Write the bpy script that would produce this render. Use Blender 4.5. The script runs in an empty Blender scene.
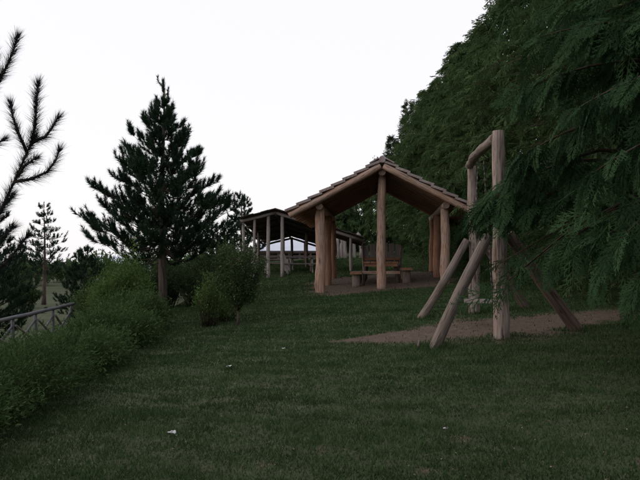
import bpy, math, random
import numpy as np
from mathutils import Vector
R = math.radians
rng = np.random.default_rng(11)
random.seed(11)
scene = bpy.context.scene
C = scene.collection
EYE = 1.58

# ------------------------------------------------------------------ camera
cam = bpy.data.objects.new('camera', bpy.data.cameras.new('camera'))
C.objects.link(cam)
cam.location = (0, 0, EYE)
cam.rotation_euler = (R(90), 0, 0)
cam.data.sensor_width = 36
cam.data.lens = 36 * 670 / 640
cam.data.shift_y = 25 / 640
cam.data.clip_start = 0.05
cam.data.clip_end = 2000
scene.camera = cam

# ------------------------------------------------------------------ dusk sky and the last soft light from the left
SUN_AZ, SUN_EL = (-0.96, 0.05), 5.0
w = bpy.data.worlds.new('World'); scene.world = w; w.use_nodes = True
nt = w.node_tree; bg = nt.nodes['Background']
sky = nt.nodes.new('ShaderNodeTexSky'); sky.sky_type = 'NISHITA'; sky.sun_disc = False
sky.sun_elevation = R(SUN_EL); sky.sun_rotation = math.atan2(SUN_AZ[0], SUN_AZ[1])
sky.air_density = 1.0; sky.dust_density = 2.0; sky.ozone_density = 1.0
veil = nt.nodes.new('ShaderNodeMix'); veil.data_type = 'RGBA'; veil.inputs[0].default_value = 0.80
veil.inputs[7].default_value = (7.8, 7.65, 7.95, 1)      # thin even evening cloud
nt.links.new(sky.outputs[0], veil.inputs[6]); nt.links.new(veil.outputs[2], bg.inputs['Color'])
bg.inputs['Strength'].default_value = 0.105
sl = bpy.data.lights.new('sun', 'SUN'); so = bpy.data.objects.new('sun', sl); C.objects.link(so)
sl.energy = 0.6; sl.angle = R(50); sl.color = (1.0, 0.82, 0.72)
d = Vector((SUN_AZ[0], SUN_AZ[1], 0)).normalized() * math.cos(R(SUN_EL)) + Vector((0, 0, math.sin(R(SUN_EL))))
so.rotation_euler = d.to_track_quat('Z', 'Y').to_euler()
scene.view_settings.view_transform = 'Standard'
scene.view_settings.look = 'None'
scene.view_settings.gamma = 1
scene.view_settings.exposure = 0.54
scene.render.engine = 'CYCLES'

# ------------------------------------------------------------------ helpers
def at(px, py, D):
    """photo pixel + distance -> world point (for laying out the place)"""
    return np.array([(px - 320) / 670 * D, D, EYE + (265 - py) / 670 * D])

_ph = np.random.default_rng(5).uniform(0, 6.28, (12, 2)); _dr = np.random.default_rng(6).normal(0, 1, (12, 2))
def wob(x, y, f):
    s = 0
    for i in range(12):
        s = s + np.sin((x * _dr[i, 0] + y * _dr[i, 1]) * f + _ph[i, 0])
    return s / 6.0
def sstep(a, b, t):
    t = np.clip((t - a) / (b - a), 0, 1); return t * t * (3 - 2 * t)
def ground_z(x, y):
    x = np.asarray(x, float); y = np.asarray(y, float)
    xr = np.where(x > 8, 8 + (x - 8) * np.exp(-np.clip(x - 8, 0, 200) / 20), x)
    xl = np.maximum(xr, -3.6)
    yy = np.clip(y, -10, 48)
    z = 0.03 * yy + 0.08 * xl
    e = np.clip(yy - 20, 0, 40); z = z + 0.038 * e * e / (e + 3.5)
    # bank and lower meadow on the left, beyond the hedge
    dl = np.clip(-3.6 - x, 0, 400)
    low = -0.75 - 0.004 * np.clip(y, 0, 400)
    k = sstep(0, 5.5, dl)
    z = z * (1 - k) + low * k
    # far land levels off
    far = sstep(48, 90, y); z = z * (1 - far) + (-0.6) * far
    near = np.exp(-np.clip(y, 0, 1e3) / 25)
    return z + (0.022 * wob(x, y, 1.1) + 0.010 * wob(x + 9, y, 3.7)) * near
def gz(x, y): return float(ground_z(x, y))
def on(x, y): return np.array([x, y, gz(x, y)])

def dirt_mask(x, y):
    n = 0.30 * wob(x, y, 1.1) + 0.26 * wob(x + 3, y + 1, 3.1) + 0.16 * wob(x + 1, y, 8.3)
    # strip trodden below the swing, running out in a wedge towards the left and on to the right under the cedars
    hw = 0.30 + 0.95 * sstep(0.2, 2.6, x) * (1 - 0.6 * sstep(3.6, 5.0, x))
    yc = 10.75 + 0.30 * sstep(0.5, 3, x) + 0.18 * np.clip(x - 3.2, 0, 9)
    e1 = np.abs(y - yc) / hw + (1 - sstep(-0.3, 0.7, x)) * 1.3 + 1.3 * sstep(5.0, 6.6, x)
    s1 = 1 - sstep(0.35, 1.5, e1 + n * 0.85)
    e2 = (np.abs((x - 2.1) / 2.7)) ** 4 + (np.abs((y - 24.0) / 3.6)) ** 4
    s2 = (1 - sstep(0.4, 1.3, e2 + n * 0.9)) * 0.85
    p = wob(x + 20, y * 1.5, 3.3) + 0.9 * wob(x, y + 7, 7.9)
    s4 = sstep(0.95, 1.5, p) * 0.5 * (1 - sstep(6, 15, y))
    s5 = sstep(0.35, 0.9, wob(x + 4, y * 1.5, 4.6) + 0.6 * wob(x, y, 11)) * 0.55 * (1 - sstep(5.3, 6.2, y))
    s3 = 0 * x
    return np.clip(np.maximum.reduce([s1, s2, s3, s4, s5]), 0, 1)

def link(o, parent=None):
    C.objects.link(o)
    if parent is not None: o.parent = parent
    return o
def tag(o, label=None, cat=None, group=None, kind=None):
    if label: o['label'] = label
    if cat: o['category'] = cat
    if group: o['group'] = group
    if kind: o['kind'] = kind
    return o
def thing(name, loc, label, cat, group=None, rz=0):
    o = bpy.data.objects.new(name, None); o.empty_display_size = 0.2
    o.location = [float(v) for v in loc]; o.rotation_euler = (0, 0, rz)
    link(o); bpy.context.view_layer.update() if False else None
    return tag(o, label, cat, group)

def np_mesh(name, V, F, mats, attr=None, smooth=False):
    """V (n,3), F (m,3|4) arrays"""
    V = np.ascontiguousarray(V, np.float32); F = np.ascontiguousarray(F, np.int32)
    me = bpy.data.meshes.new(name); k = F.shape[1]
    me.vertices.add(len(V)); me.vertices.foreach_set('co', V.ravel())
    me.loops.add(F.size); me.loops.foreach_set('vertex_index', F.ravel())
    me.polygons.add(len(F))
    me.polygons.foreach_set('loop_start', np.arange(0, F.size, k, dtype=np.int32))
    me.polygons.foreach_set('loop_total', np.full(len(F), k, np.int32))
    if smooth: me.polygons.foreach_set('use_smooth', np.ones(len(F), bool))
    me.update(calc_edges=True)
    for a, v in (attr or {}).items():
        at_ = me.attributes.new(a, 'FLOAT', 'POINT'); at_.data.foreach_set('value', np.ascontiguousarray(v, np.float32))
    for m in (mats if isinstance(mats, (list, tuple)) else [mats]): me.materials.append(m)
    return me
def np_obj(name, V, F, mats, parent=None, attr=None, smooth=False):
    if parent is not None: V = np.asarray(V) - np.array(parent_origin(parent))
    return link(bpy.data.objects.new(name, np_mesh(name, V, F, mats, attr, smooth)), parent)
def parent_origin(p):
    o = np.zeros(3)
    while p is not None:
        o = o + np.array(p.location); p = p.parent
    return o

def norm(v):
    v = np.asarray(v, float); n = np.linalg.norm(v, axis=-1, keepdims=True); return v / np.maximum(n, 1e-9)
def frame(d, up=(0, 0, 1)):
    d = norm(d); up = np.array(up, float)
    if abs(np.dot(d, up)) > 0.97: up = np.array([1.0, 0.1, 0])
    s = norm(np.cross(d, up)); u = np.cross(s, d); return s, u

class MB:
    """collects shapes, built as ONE mesh; slot 1 is cut wood (log ends)"""
    def __init__(self): self.v = []; self.f = []; self.uv = []; self.mi = []; self.sm = []
    def log(self, p0, p1, r0, r1=None, seg=10, rings=8, rough=0.05, bend=0.0, knots=0, caps=True):
        p0 = np.array(p0, float); p1 = np.array(p1, float); r1 = r0 if r1 is None else r1
        L = np.linalg.norm(p1 - p0); s, u = frame(p1 - p0)
        bdir = random.uniform(0, 6.28); b = s * math.cos(bdir) + u * math.sin(bdir)
        ph = [random.uniform(0, 6.28) for _ in range(6)]; off = random.uniform(0, 50)
        kn = [(random.random(), random.uniform(0, 6.28), random.uniform(.12, .3)) for _ in range(knots)]
        base = len(self.v)
        for i in range(rings + 1):
            t = i / rings
            c = p0 + (p1 - p0) * t + b * bend * math.sin(math.pi * t) + s * r0 * rough * math.sin(5 * t * L + ph[0]) + u * r0 * rough * math.sin(4.1 * t * L + ph[1])
            r = (r0 + (r1 - r0) * t) * (1 + rough * 0.6 * math.sin(7 * t * L + ph[2]))
            if i in (0, rings): r *= 0.95
            for j in range(seg):
                a = 2 * math.pi * j / seg
                q = 1 + rough * (0.8 * math.sin(2 * a + ph[3] + t) + 0.6 * math.sin(3 * a + ph[4] + 2 * t)) + random.uniform(-1, 1) * rough * 0.35
                for (kt, ka, kh) in kn:
                    da = (a - ka + math.pi) % (2 * math.pi) - math.pi
                    q += kh * math.exp(-((t - kt) * L / 0.06) ** 2 - (da / 0.5) ** 2)
                self.v.append(c + (s * math.cos(a) + u * math.sin(a)) * r * q)
        for i in range(rings):
            for j in range(seg):
                j2 = (j + 1) % seg
                self.f.append((base + i * seg + j, base + i * seg + j2, base + (i + 1) * seg + j2, base + (i + 1) * seg + j))
                uu = (j / seg * 6.28 * r0, (j + 1) / seg * 6.28 * r0); vv = (off + i / rings * L, off + (i + 1) / rings * L)
                self.uv += [(uu[0], vv[0]), (uu[1], vv[0]), (uu[1], vv[1]), (uu[0], vv[1])]
                self.mi.append(0); self.sm.append(True)
        if caps:
            for i, rev in ((0, True), (rings, False)):
                ids = [base + i * seg + j for j in range(seg)]
                if rev: ids = ids[::-1]
                self.f.append(tuple(ids)); self.mi.append(1); self.sm.append(False)
                self.uv += [(0.5 + r0 * math.cos(6.28 * j / seg), 0.5 + r0 * math.sin(6.28 * j / seg)) for j in range(seg)]
        return self
    def box(self, c, half, d=(1, 0, 0), up=(0, 0, 1), jit=0.0):
        """half along d, along side, along up"""
        d = norm(d); up = np.array(up, float); s = norm(np.cross(up, d)); u = np.cross(d, s); c = np.array(c, float)
        base = len(self.v); off = random.uniform(0, 40)
        for k in ((-1, -1, -1), (1, -1, -1), (1, 1, -1), (-1, 1, -1), (-1, -1, 1), (1, -1, 1), (1, 1, 1), (-1, 1, 1)):
            self.v.append(c + d * half[0] * k[0] + s * half[1] * k[1] + u * half[2] * k[2] + np.array([random.uniform(-jit, jit) for _ in range(3)]))
        for f, cap in (((0, 3, 2, 1), 0), ((4, 5, 6, 7), 0), ((0, 1, 5, 4), 0), ((3, 7, 6, 2), 0), ((0, 4, 7, 3), 1), ((1, 2, 6, 5), 1)):
            self.f.append(tuple(base + i for i in f)); self.mi.append(cap); self.sm.append(False)
            for i in f:
                p = self.v[base + i] - c
                self.uv.append((float(np.dot(p, s) + np.dot(p, u)) , off + float(np.dot(p, d))))
        return self
    def tube(self, pts, rad, seg=5):
        pts = [np.array(p, float) for p in pts]; base = len(self.v); n = len(pts); off = random.uniform(0, 40); ln = 0
        for i, p in enumerate(pts):
            d = pts[min(i + 1, n - 1)] - pts[max(i - 1, 0)]; s, u = frame(d)
            r = rad[i] if hasattr(rad, '__len__') else rad
            for j in range(seg):
                a = 6.2832 * j / seg; self.v.append(p + (s * math.cos(a) + u * math.sin(a)) * r)
        for i in range(n - 1):
            l2 = ln + np.linalg.norm(pts[i + 1] - pts[i])
            for j in range(seg):
                j2 = (j + 1) % seg
                self.f.append((base + i * seg + j, base + i * seg + j2, base + (i + 1) * seg + j2, base + (i + 1) * seg + j))
                r = rad[i] if hasattr(rad, '__len__') else rad
                self.uv += [(j / seg * 6.28 * r, off + ln), ((j + 1) / seg * 6.28 * r, off + ln), ((j + 1) / seg * 6.28 * r, off + l2), (j / seg * 6.28 * r, off + l2)]
                self.mi.append(0); self.sm.append(True)
            ln = l2
        for i, rev in ((0, True), (n - 1, False)):
            ids = [base + i * seg + j for j in range(seg)]
            self.f.append(tuple(ids[::-1] if rev else ids)); self.mi.append(1); self.sm.append(False); self.uv += [(0, 0)] * seg
        return self
    def build(self, name, mats, parent=None):
        o = parent_origin(parent) if parent is not None else np.zeros(3)
        me = bpy.data.meshes.new(name)
        me.from_pydata([tuple(p - o) for p in self.v], [], self.f)
        uv = me.uv_layers.new(name='UVMap'); uv.data.foreach_set('uv', np.array(self.uv, np.float32).ravel())
        me.polygons.foreach_set('material_index', np.array(self.mi if isinstance(mats, (list, tuple)) and len(mats) > 1 else [0] * len(self.mi), np.int32))
        me.polygons.foreach_set('use_smooth', np.array(self.sm, bool)); me.update()
        for m in (mats if isinstance(mats, (list, tuple)) else [mats]): me.materials.append(m)
        ob = link(bpy.data.objects.new(name, me), parent)
        if name in ('limbs', 'stems', 'overhanging_limbs'): ob['kind'] = 'stuff'
        return ob

# ------------------------------------------------------------------ materials
def new_mat(name):
    m = bpy.data.materials.new(name); m.use_nodes = True
    return m, m.node_tree, m.node_tree.nodes, m.node_tree.nodes['Principled BSDF']
def ramp(n, stops):
    r = n.new('ShaderNodeValToRGB'); e = r.color_ramp.elements
    while len(e) < len(stops): e.new(0.5)
    for el, (p, c) in zip(e, stops): el.position = p; el.color = (*c, 1)
    return r
def wood(name, dark, mid, light, grey=None, gscale=1.0, bark=0.0, bump=0.5):
    m, t, n, b = new_mat(name); L = t.links
    uv = n.new('ShaderNodeUVMap'); mp = n.new('ShaderNodeMapping'); mp.inputs['Scale'].default_value = (22 * gscale, 1.3 * gscale, 1)
    L.new(uv.outputs[0], mp.inputs[0])
    n1 = n.new('ShaderNodeTexNoise'); n1.inputs['Scale'].default_value = 1.6; n1.inputs['Detail'].default_value = 6; n1.inputs['Roughness'].default_value = 0.65
    L.new(mp.outputs[0], n1.inputs['Vector'])
    r = ramp(n, [(0.28, dark), (0.5, mid), (0.72, light)]); L.new(n1.outputs['Fac'], r.inputs[0])
    col = r.outputs[0]
    tc = n.new('ShaderNodeTexCoord')
    n2 = n.new('ShaderNodeTexNoise'); n2.inputs['Scale'].default_value = 2.3; n2.inputs['Detail'].default_value = 5; L.new(tc.outputs['Object'], n2.inputs['Vector'])
    if grey:
        mx = n.new('ShaderNodeMix'); mx.data_type = 'RGBA'
        rr = ramp(n, [(0.42, (0, 0, 0)), (0.62, (1, 1, 1))]); L.new(n2.outputs['Fac'], rr.inputs[0])
        L.new(rr.outputs[0], mx.inputs[0]); L.new(col, mx.inputs[6]); mx.inputs[7].default_value = (*grey, 1); col = mx.outputs[2]
        m2 = n.new('ShaderNodeMix'); m2.data_type = 'RGBA'; m2.inputs[0].default_value = 0.5; L.new(col, m2.inputs[6]); L.new(r.outputs[0], m2.inputs[7]); col = m2.outputs[2]
    if bark:
        mp2 = n.new('ShaderNodeMapping'); mp2.inputs['Scale'].default_value = (16, 1.8, 1); L.new(uv.outputs[0], mp2.inputs[0])
        n3 = n.new('ShaderNodeTexNoise'); n3.inputs['Scale'].default_value = 1.4; n3.inputs['Detail'].default_value = 8; L.new(mp2.outputs[0], n3.inputs['Vector'])
        rb = ramp(n, [(0.58 - bark, (0, 0, 0)), (0.72 - bark, (1, 1, 1))]); L.new(n3.outputs['Fac'], rb.inputs[0])
        mx = n.new('ShaderNodeMix'); mx.data_type = 'RGBA'; L.new(rb.outputs[0], mx.inputs[0]); L.new(col, mx.inputs[6]); mx.inputs[7].default_value = (0.075, 0.052, 0.042, 1); col = mx.outputs[2]
    mc = n.new('ShaderNodeMapping'); mc.inputs['Scale'].default_value = (20, 0.55, 1); L.new(uv.outputs[0], mc.inputs[0])
    nc = n.new('ShaderNodeTexNoise'); nc.inputs['Scale'].default_value = 1.0; nc.inputs['Detail'].default_value = 2; L.new(mc.outputs[0], nc.inputs['Vector'])
    rc = ramp(n, [(0.47, (0, 0, 0)), (0.485, (1, 1, 1)), (0.5, (0, 0, 0))]); L.new(nc.outputs['Fac'], rc.inputs[0])
    mk = n.new('ShaderNodeMix'); mk.data_type = 'RGBA'; L.new(rc.outputs[0], mk.inputs[0]); L.new(col, mk.inputs[6]); mk.inputs[7].default_value = (*[c * 0.35 for c in dark], 1); col = mk.outputs[2]
    L.new(col, b.inputs['Base Color']); b.inputs['Roughness'].default_value = 0.82; b.inputs['Specular IOR Level'].default_value = 0.25
    bp = n.new('ShaderNodeBump'); bp.inputs['Strength'].default_value = bump; bp.inputs['Distance'].default_value = 0.012
    L.new(n1.outputs['Fac'], bp.inputs['Height']); L.new(bp.outputs[0], b.inputs['Normal'])
    return m
def foliage(name, dark, mid, light, transl=0.18, rough=0.65, pos_scale=0.9, vmix=0.55):
    m, t, n, b = new_mat(name); L = t.links
    a = n.new('ShaderNodeAttribute'); a.attribute_name = 'v'
    g = n.new('ShaderNodeNewGeometry'); nz = n.new('ShaderNodeTexNoise'); nz.inputs['Scale'].default_value = pos_scale; nz.inputs['Detail'].default_value = 3
    L.new(g.outputs['Position'], nz.inputs['Vector'])
    mx = n.new('ShaderNodeMix'); mx.data_type = 'FLOAT'; mx.inputs[0].default_value = vmix
    L.new(nz.outputs['Fac'], mx.inputs[2]); L.new(a.outputs['Fac'], mx.inputs[3])
    r = ramp(n, [(0.2, dark), (0.5, mid), (0.85, light)]); L.new(mx.outputs[0], r.inputs[0])
    L.new(r.outputs[0], b.inputs['Base Color']); b.inputs['Roughness'].default_value = max(rough, 0.75); b.inputs['Specular IOR Level'].default_value = 0.04
    if transl:
        tr = n.new('ShaderNodeBsdfTranslucent'); L.new(r.outputs[0], tr.inputs['Color'])
        ms = n.new('ShaderNodeMixShader'); ms.inputs[0].default_value = transl
        L.new(b.outputs[0], ms.inputs[1]); L.new(tr.outputs[0], ms.inputs[2]); L.new(ms.outputs[0], n['Material Output'].inputs['Surface'])
    return m
def plain(name, col, rough=0.7, var=0.25, scale=6.0, metal=0.0):
    m, t, n, b = new_mat(name); L = t.links
    tc = n.new('ShaderNodeTexCoord'); nz = n.new('ShaderNodeTexNoise'); nz.inputs['Scale'].default_value = scale; nz.inputs['Detail'].default_value = 5
    L.new(tc.outputs['Object'], nz.inputs['Vector'])
    r = ramp(n, [(0.3, tuple(c * (1 - var) for c in col)), (0.7, tuple(min(1, c * (1 + var)) for c in col))])
    L.new(nz.outputs['Fac'], r.inputs[0]); L.new(r.outputs[0], b.inputs['Base Color'])
    b.inputs['Roughness'].default_value = rough; b.inputs['Metallic'].default_value = metal; b.inputs['Specular IOR Level'].default_value = 0.3
    return m

M_log = wood('peeled_log', (0.17, 0.096, 0.068), (0.46, 0.29, 0.212), (0.66, 0.465, 0.37), (0.42, 0.34, 0.305), bark=0.01)
M_end = wood('log_end', (0.13, 0.08, 0.06), (0.21, 0.14, 0.11), (0.28, 0.20, 0.165), gscale=0.4)
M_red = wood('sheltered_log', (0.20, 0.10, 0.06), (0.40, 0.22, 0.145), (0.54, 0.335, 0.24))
M_raft_shade = wood('shade_toned_rafter', (0.12, 0.06, 0.036), (0.24, 0.13, 0.085), (0.33, 0.195, 0.135))  # darker log brown: the shade under the roof is put into the colour
M_grey = wood('grey_log', (0.06, 0.046, 0.036), (0.17, 0.135, 0.112), (0.31, 0.26, 0.225), (0.22, 0.19, 0.185), bark=0.02)
M_birch = wood('pale_log', (0.095, 0.075, 0.06), (0.30, 0.24, 0.205), (0.56, 0.485, 0.44), (0.29, 0.24, 0.23), bark=0.06)
M_plank = wood('grey_plank', (0.13, 0.11, 0.105), (0.23, 0.20, 0.195), (0.33, 0.29, 0.285), (0.2, 0.18, 0.18), gscale=0.6)
M_roofpl = wood('roof_plank', (0.19, 0.14, 0.125), (0.36, 0.285, 0.265), (0.52, 0.44, 0.42), (0.34, 0.30, 0.30), gscale=0.6)
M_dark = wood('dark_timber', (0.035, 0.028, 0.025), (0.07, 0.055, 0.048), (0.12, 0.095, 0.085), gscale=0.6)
M_wgrey = wood('weathered_post', (0.17, 0.145, 0.135), (0.32, 0.28, 0.265), (0.46, 0.41, 0.4), (0.28, 0.25, 0.245))
M_orange = wood('table_wood', (0.17, 0.085, 0.05), (0.28, 0.145, 0.085), (0.36, 0.20, 0.13), gscale=0.6)
M_fence = wood('fence_rail', (0.06, 0.06, 0.07), (0.12, 0.12, 0.135), (0.19, 0.19, 0.21), (0.11, 0.11, 0.125), gscale=0.8)
M_bark = wood('bark', (0.05, 0.035, 0.028), (0.12, 0.085, 0.07), (0.21, 0.155, 0.13), gscale=0.7, bump=1.0)
M_pbark = wood('pine_bark', (0.035, 0.026, 0.021), (0.085, 0.064, 0.053), (0.15, 0.118, 0.10), gscale=0.5, bump=1.0)
M_twig = wood('twig_bark', (0.028, 0.02, 0.016), (0.06, 0.043, 0.033), (0.10, 0.075, 0.06))
M_metal = plain('chain_steel', (0.16, 0.15, 0.15), 0.5, 0.2, 20, 0.7)
M_white = plain('white_sheet_roof', (0.62, 0.66, 0.76), 0.6, 0.06, 1.2)
M_wall = plain('pale_wall', (0.5, 0.52, 0.58), 0.8, 0.12, 2)
M_paper = plain('white_paper', (0.75, 0.75, 0.76), 0.7, 0.06, 9)
M_glass = plain('dark_pane', (0.03, 0.035, 0.04), 0.2, 0.1, 3)
M_ced = foliage('cedar_frond', (0.016, 0.035, 0.018), (0.036, 0.079, 0.035), (0.074, 0.14, 0.058), 0.2)
M_cyp = foliage('cypress_spray', (0.040, 0.070, 0.030), (0.072, 0.122, 0.049), (0.11, 0.172, 0.072), 0.32, pos_scale=0.5)
M_pine = foliage('pine_needle', (0.013, 0.028, 0.018), (0.027, 0.053, 0.032), (0.048, 0.084, 0.047), 0.15, 0.6)
M_npine = foliage('near_pine_needle', (0.014, 0.022, 0.022), (0.028, 0.040, 0.038), (0.05, 0.064, 0.058), 0.0, 0.6)
M_hedge = foliage('hedge_leaf', (0.028, 0.052, 0.020), (0.058, 0.102, 0.037), (0.112, 0.165, 0.062), 0.25, pos_scale=1.2)
M_fresh = foliage('fresh_leaf', (0.045, 0.085, 0.024), (0.09, 0.155, 0.046), (0.15, 0.225, 0.07), 0.25, pos_scale=1.6)
M_shrub = foliage('shrub_leaf', (0.015, 0.030, 0.014), (0.034, 0.058, 0.024), (0.075, 0.10, 0.048), 0.2, pos_scale=2.5)
M_lone = foliage('lone_tree_leaf', (0.028, 0.055, 0.024), (0.062, 0.105, 0.042), (0.125, 0.165, 0.085), 0.22, pos_scale=3.5)
M_litter = foliage('dry_leaf', (0.07, 0.05, 0.035), (0.17, 0.13, 0.10), (0.34, 0.29, 0.24), 0.05)
M_bloom = foliage('faded_bloom', (0.10, 0.08, 0.08), (0.17, 0.13, 0.13), (0.24, 0.18, 0.19), 0.1)
M_decid = foliage('loose_leaf', (0.025, 0.045, 0.022), (0.05, 0.078, 0.036), (0.09, 0.125, 0.065), 0.25)
M_grass = foliage('grass_blade', (0.025, 0.047, 0.019), (0.051, 0.093, 0.036), (0.115, 0.160, 0.074), 0.25, 0.7, pos_scale=2.2, vmix=0.55)

def ground_material():
    m, t, n, b = new_mat('lawn_and_soil'); L = t.links
    g = n.new('ShaderNodeNewGeometry')
    def noise(s, det=5):
        z = n.new('ShaderNodeTexNoise'); z.inputs['Scale'].default_value = s; z.inputs['Detail'].default_value = det; z.inputs['Roughness'].default_value = 0.62
        L.new(g.outputs['Position'], z.inputs['Vector']); return z
    n1, n2, n3 = noise(0.7), noise(9, 8), noise(38, 4)
    r1 = ramp(n, [(0.3, (0.034, 0.042, 0.024)), (0.5, (0.060, 0.073, 0.040)), (0.72, (0.10, 0.11, 0.065))])
    ad = n.new('ShaderNodeMix'); ad.data_type = 'FLOAT'; ad.inputs[0].default_value = 0.55; L.new(n1.outputs['Fac'], ad.inputs[2]); L.new(n2.outputs['Fac'], ad.inputs[3])
    L.new(ad.outputs[0], r1.inputs[0])
    r2 = ramp(n, [(0.3, (0.060, 0.044, 0.034)), (0.55, (0.132, 0.099, 0.079)), (0.75, (0.23, 0.183, 0.152))])
    a2 = n.new('ShaderNodeMix'); a2.data_type = 'FLOAT'; a2.inputs[0].default_value = 0.5; L.new(n2.outputs['Fac'], a2.inputs[2]); L.new(n3.outputs['Fac'], a2.inputs[3])
    L.new(a2.outputs[0], r2.inputs[0])
    a = n.new('ShaderNodeAttribute'); a.attribute_name = 'dirt'
    sm = n.new('ShaderNodeMath'); sm.operation = 'MULTIPLY_ADD'; sm.inputs[1].default_value = 0.7; L.new(n2.outputs['Fac'], sm.inputs[0]); L.new(a.outputs['Fac'], sm.inputs[2])
    rr = ramp(n, [(0.55, (0, 0, 0)), (0.95, (1, 1, 1))]); L.new(sm.outputs[0], rr.inputs[0])
    mx = n.new('ShaderNodeMix'); mx.data_type = 'RGBA'; L.new(rr.outputs[0], mx.inputs[0]); L.new(r1.outputs[0], mx.inputs[6]); L.new(r2.outputs[0], mx.inputs[7])
    L.new(mx.outputs[2], b.inputs['Base Color']); b.inputs['Roughness'].default_value = 0.95; b.inputs['Specular IOR Level'].default_value = 0.1
    bp = n.new('ShaderNodeBump'); bp.inputs['Strength'].default_value = 0.9; bp.inputs['Distance'].default_value = 0.03
    L.new(a2.outputs[0], bp.inputs['Height']); L.new(bp.outputs[0], b.inputs['Normal'])
    return m
M_ground = ground_material()

# ------------------------------------------------------------------ ground
xs = np.unique(np.concatenate([np.linspace(-400, -30, 20), np.linspace(-30, -7, 40), np.arange(-7, 10, 0.14), np.linspace(10, 40, 24), np.linspace(40, 400, 14)]))
ys = np.unique(np.concatenate([np.linspace(-60, 2, 18), np.arange(2, 16, 0.14), np.arange(16, 34, 0.25), np.linspace(34, 100, 50), np.linspace(100, 700, 16)]))
GX, GY = np.meshgrid(xs, ys); gx, gy = GX.ravel(), GY.ravel()
idx = np.arange(len(gx)).reshape(GX.shape)
F = np.stack([idx[:-1, :-1].ravel(), idx[:-1, 1:].ravel(), idx[1:, 1:].ravel(), idx[1:, :-1].ravel()], 1)
g_ = np_obj('ground', np.stack([gx, gy, ground_z(gx, gy)], 1), F, M_ground, None, {'dirt': dirt_mask(gx, gy)}, True)
tag(g_, kind='structure')

def make_grass(N):
    # short mown lawn: blades thin out with distance from where one stands
    r0, r1, p = 3.6, 42.0, 0.55
    uu = rng.uniform(0, 1, N)
    r = (r0 ** p + uu * (r1 ** p - r0 ** p)) ** (1 / p) if p else r0 * (r1 / r0) ** uu
    th = rng.uniform(-0.62, 0.66, N)
    x, y = r * np.sin(th), r * np.cos(th)
    keep = (x > -4.2 - 0.02 * y) & (x < 13)
    dm = dirt_mask(x, y); keep &= rng.uniform(0, 1, N) > np.clip(1.25 * dm ** 1.3, 0, 0.985)
    cl = 0.5 + 0.5 * np.clip(0.5 * wob(x, y, 2.9) + 0.7 * wob(x + 5, y, 7.1) + 0.4 * wob(x, y + 3, 13), -1, 1)
    keep &= rng.uniform(0, 1, N) < 0.35 + 0.75 * cl
    x, y, r, cl = x[keep], y[keep], r[keep], cl[keep]; n = len(x)
    tuft = np.zeros(n)
    for (fx, fy) in ((2.66, 9.8), (1.62, 9.45), (3.83, 9.95), (3.01, 13.1), (1.95, 12.95), (4.05, 13.2)):
        tuft += np.exp(-((x - fx) ** 2 + (y - fy) ** 2) / 0.09)
    h = (1 + 1.6 * np.clip(tuft, 0, 1)) * (0.014 + 0.026 * rng.beta(1.6, 3, n) + 0.034 * cl ** 2 * rng.uniform(0, 1, n)) * (1 + 0.012 * r)
    tall = rng.uniform(0, 1, n) < 0.008; h[tall] *= rng.uniform(1.5, 2.4, tall.sum())
    wd = np.maximum(0.0045, 0.00075 * r) * rng.uniform(0.7, 1.3, n)
    a = rng.uniform(0, 6.283, n); la = rng.uniform(0, 6.283, n); ll = rng.uniform(0.1, 0.9, n) * h
    z = ground_z(x, y) - 0.003
    V = np.empty((n, 3, 3))
    V[:, 0] = np.stack([x - wd * np.cos(a), y - wd * np.sin(a), z], 1)
    V[:, 1] = np.stack([x + wd * np.cos(a), y + wd * np.sin(a), z], 1)
    V[:, 2] = np.stack([x + ll * np.cos(la), y + ll * np.sin(la), z + h], 1)
    v = np.clip(rng.normal(0.5, 0.2, n) + 0.10 * wob(x, y, 1.4) + 0.14 * wob(x + 2, y, 5.3), 0, 1)
    o = np_obj('lawn_grass', V.reshape(-1, 3), np.arange(n * 3).reshape(-1, 3), M_grass, None, {'v': np.repeat(v, 3)})
    tag(o, 'short dark green mown grass covering the sloping lawn', 'grass', kind='stuff')
make_grass(930000)

# ------------------------------------------------------------------ foliage builders
def tri_acc():
    return {'V': [], 'F': [], 'a': [], 'n': 0}
def acc_add(A, V, F, v):
    A['V'].append(V); A['F'].append(F + A['n']); A['a'].append(v); A['n'] += len(V)
def acc_obj(A, name, mat, parent, kind='stuff'):
    o = np_obj(name, np.concatenate(A['V']), np.concatenate(A['F']), mat, parent, {'v': np.concatenate(A['a'])})
    if kind: o['kind'] = kind
    return o
def instance(T, O, X, Y, Z, S):
    """template (V,F) at m places -> V, F"""
    TV, TF = T; m, k = len(O), len(TV)
    V = O[:, None, :] + S[:, None, None] * (TV[None, :, 0:1] * X[:, None, :] + TV[None, :, 1:2] * Y[:, None, :] + TV[None, :, 2:3] * Z[:, None, :])
    F = TF[None] + (np.arange(m) * k)[:, None, None]
    return V.reshape(-1, 3), F.reshape(-1, 3)

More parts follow.
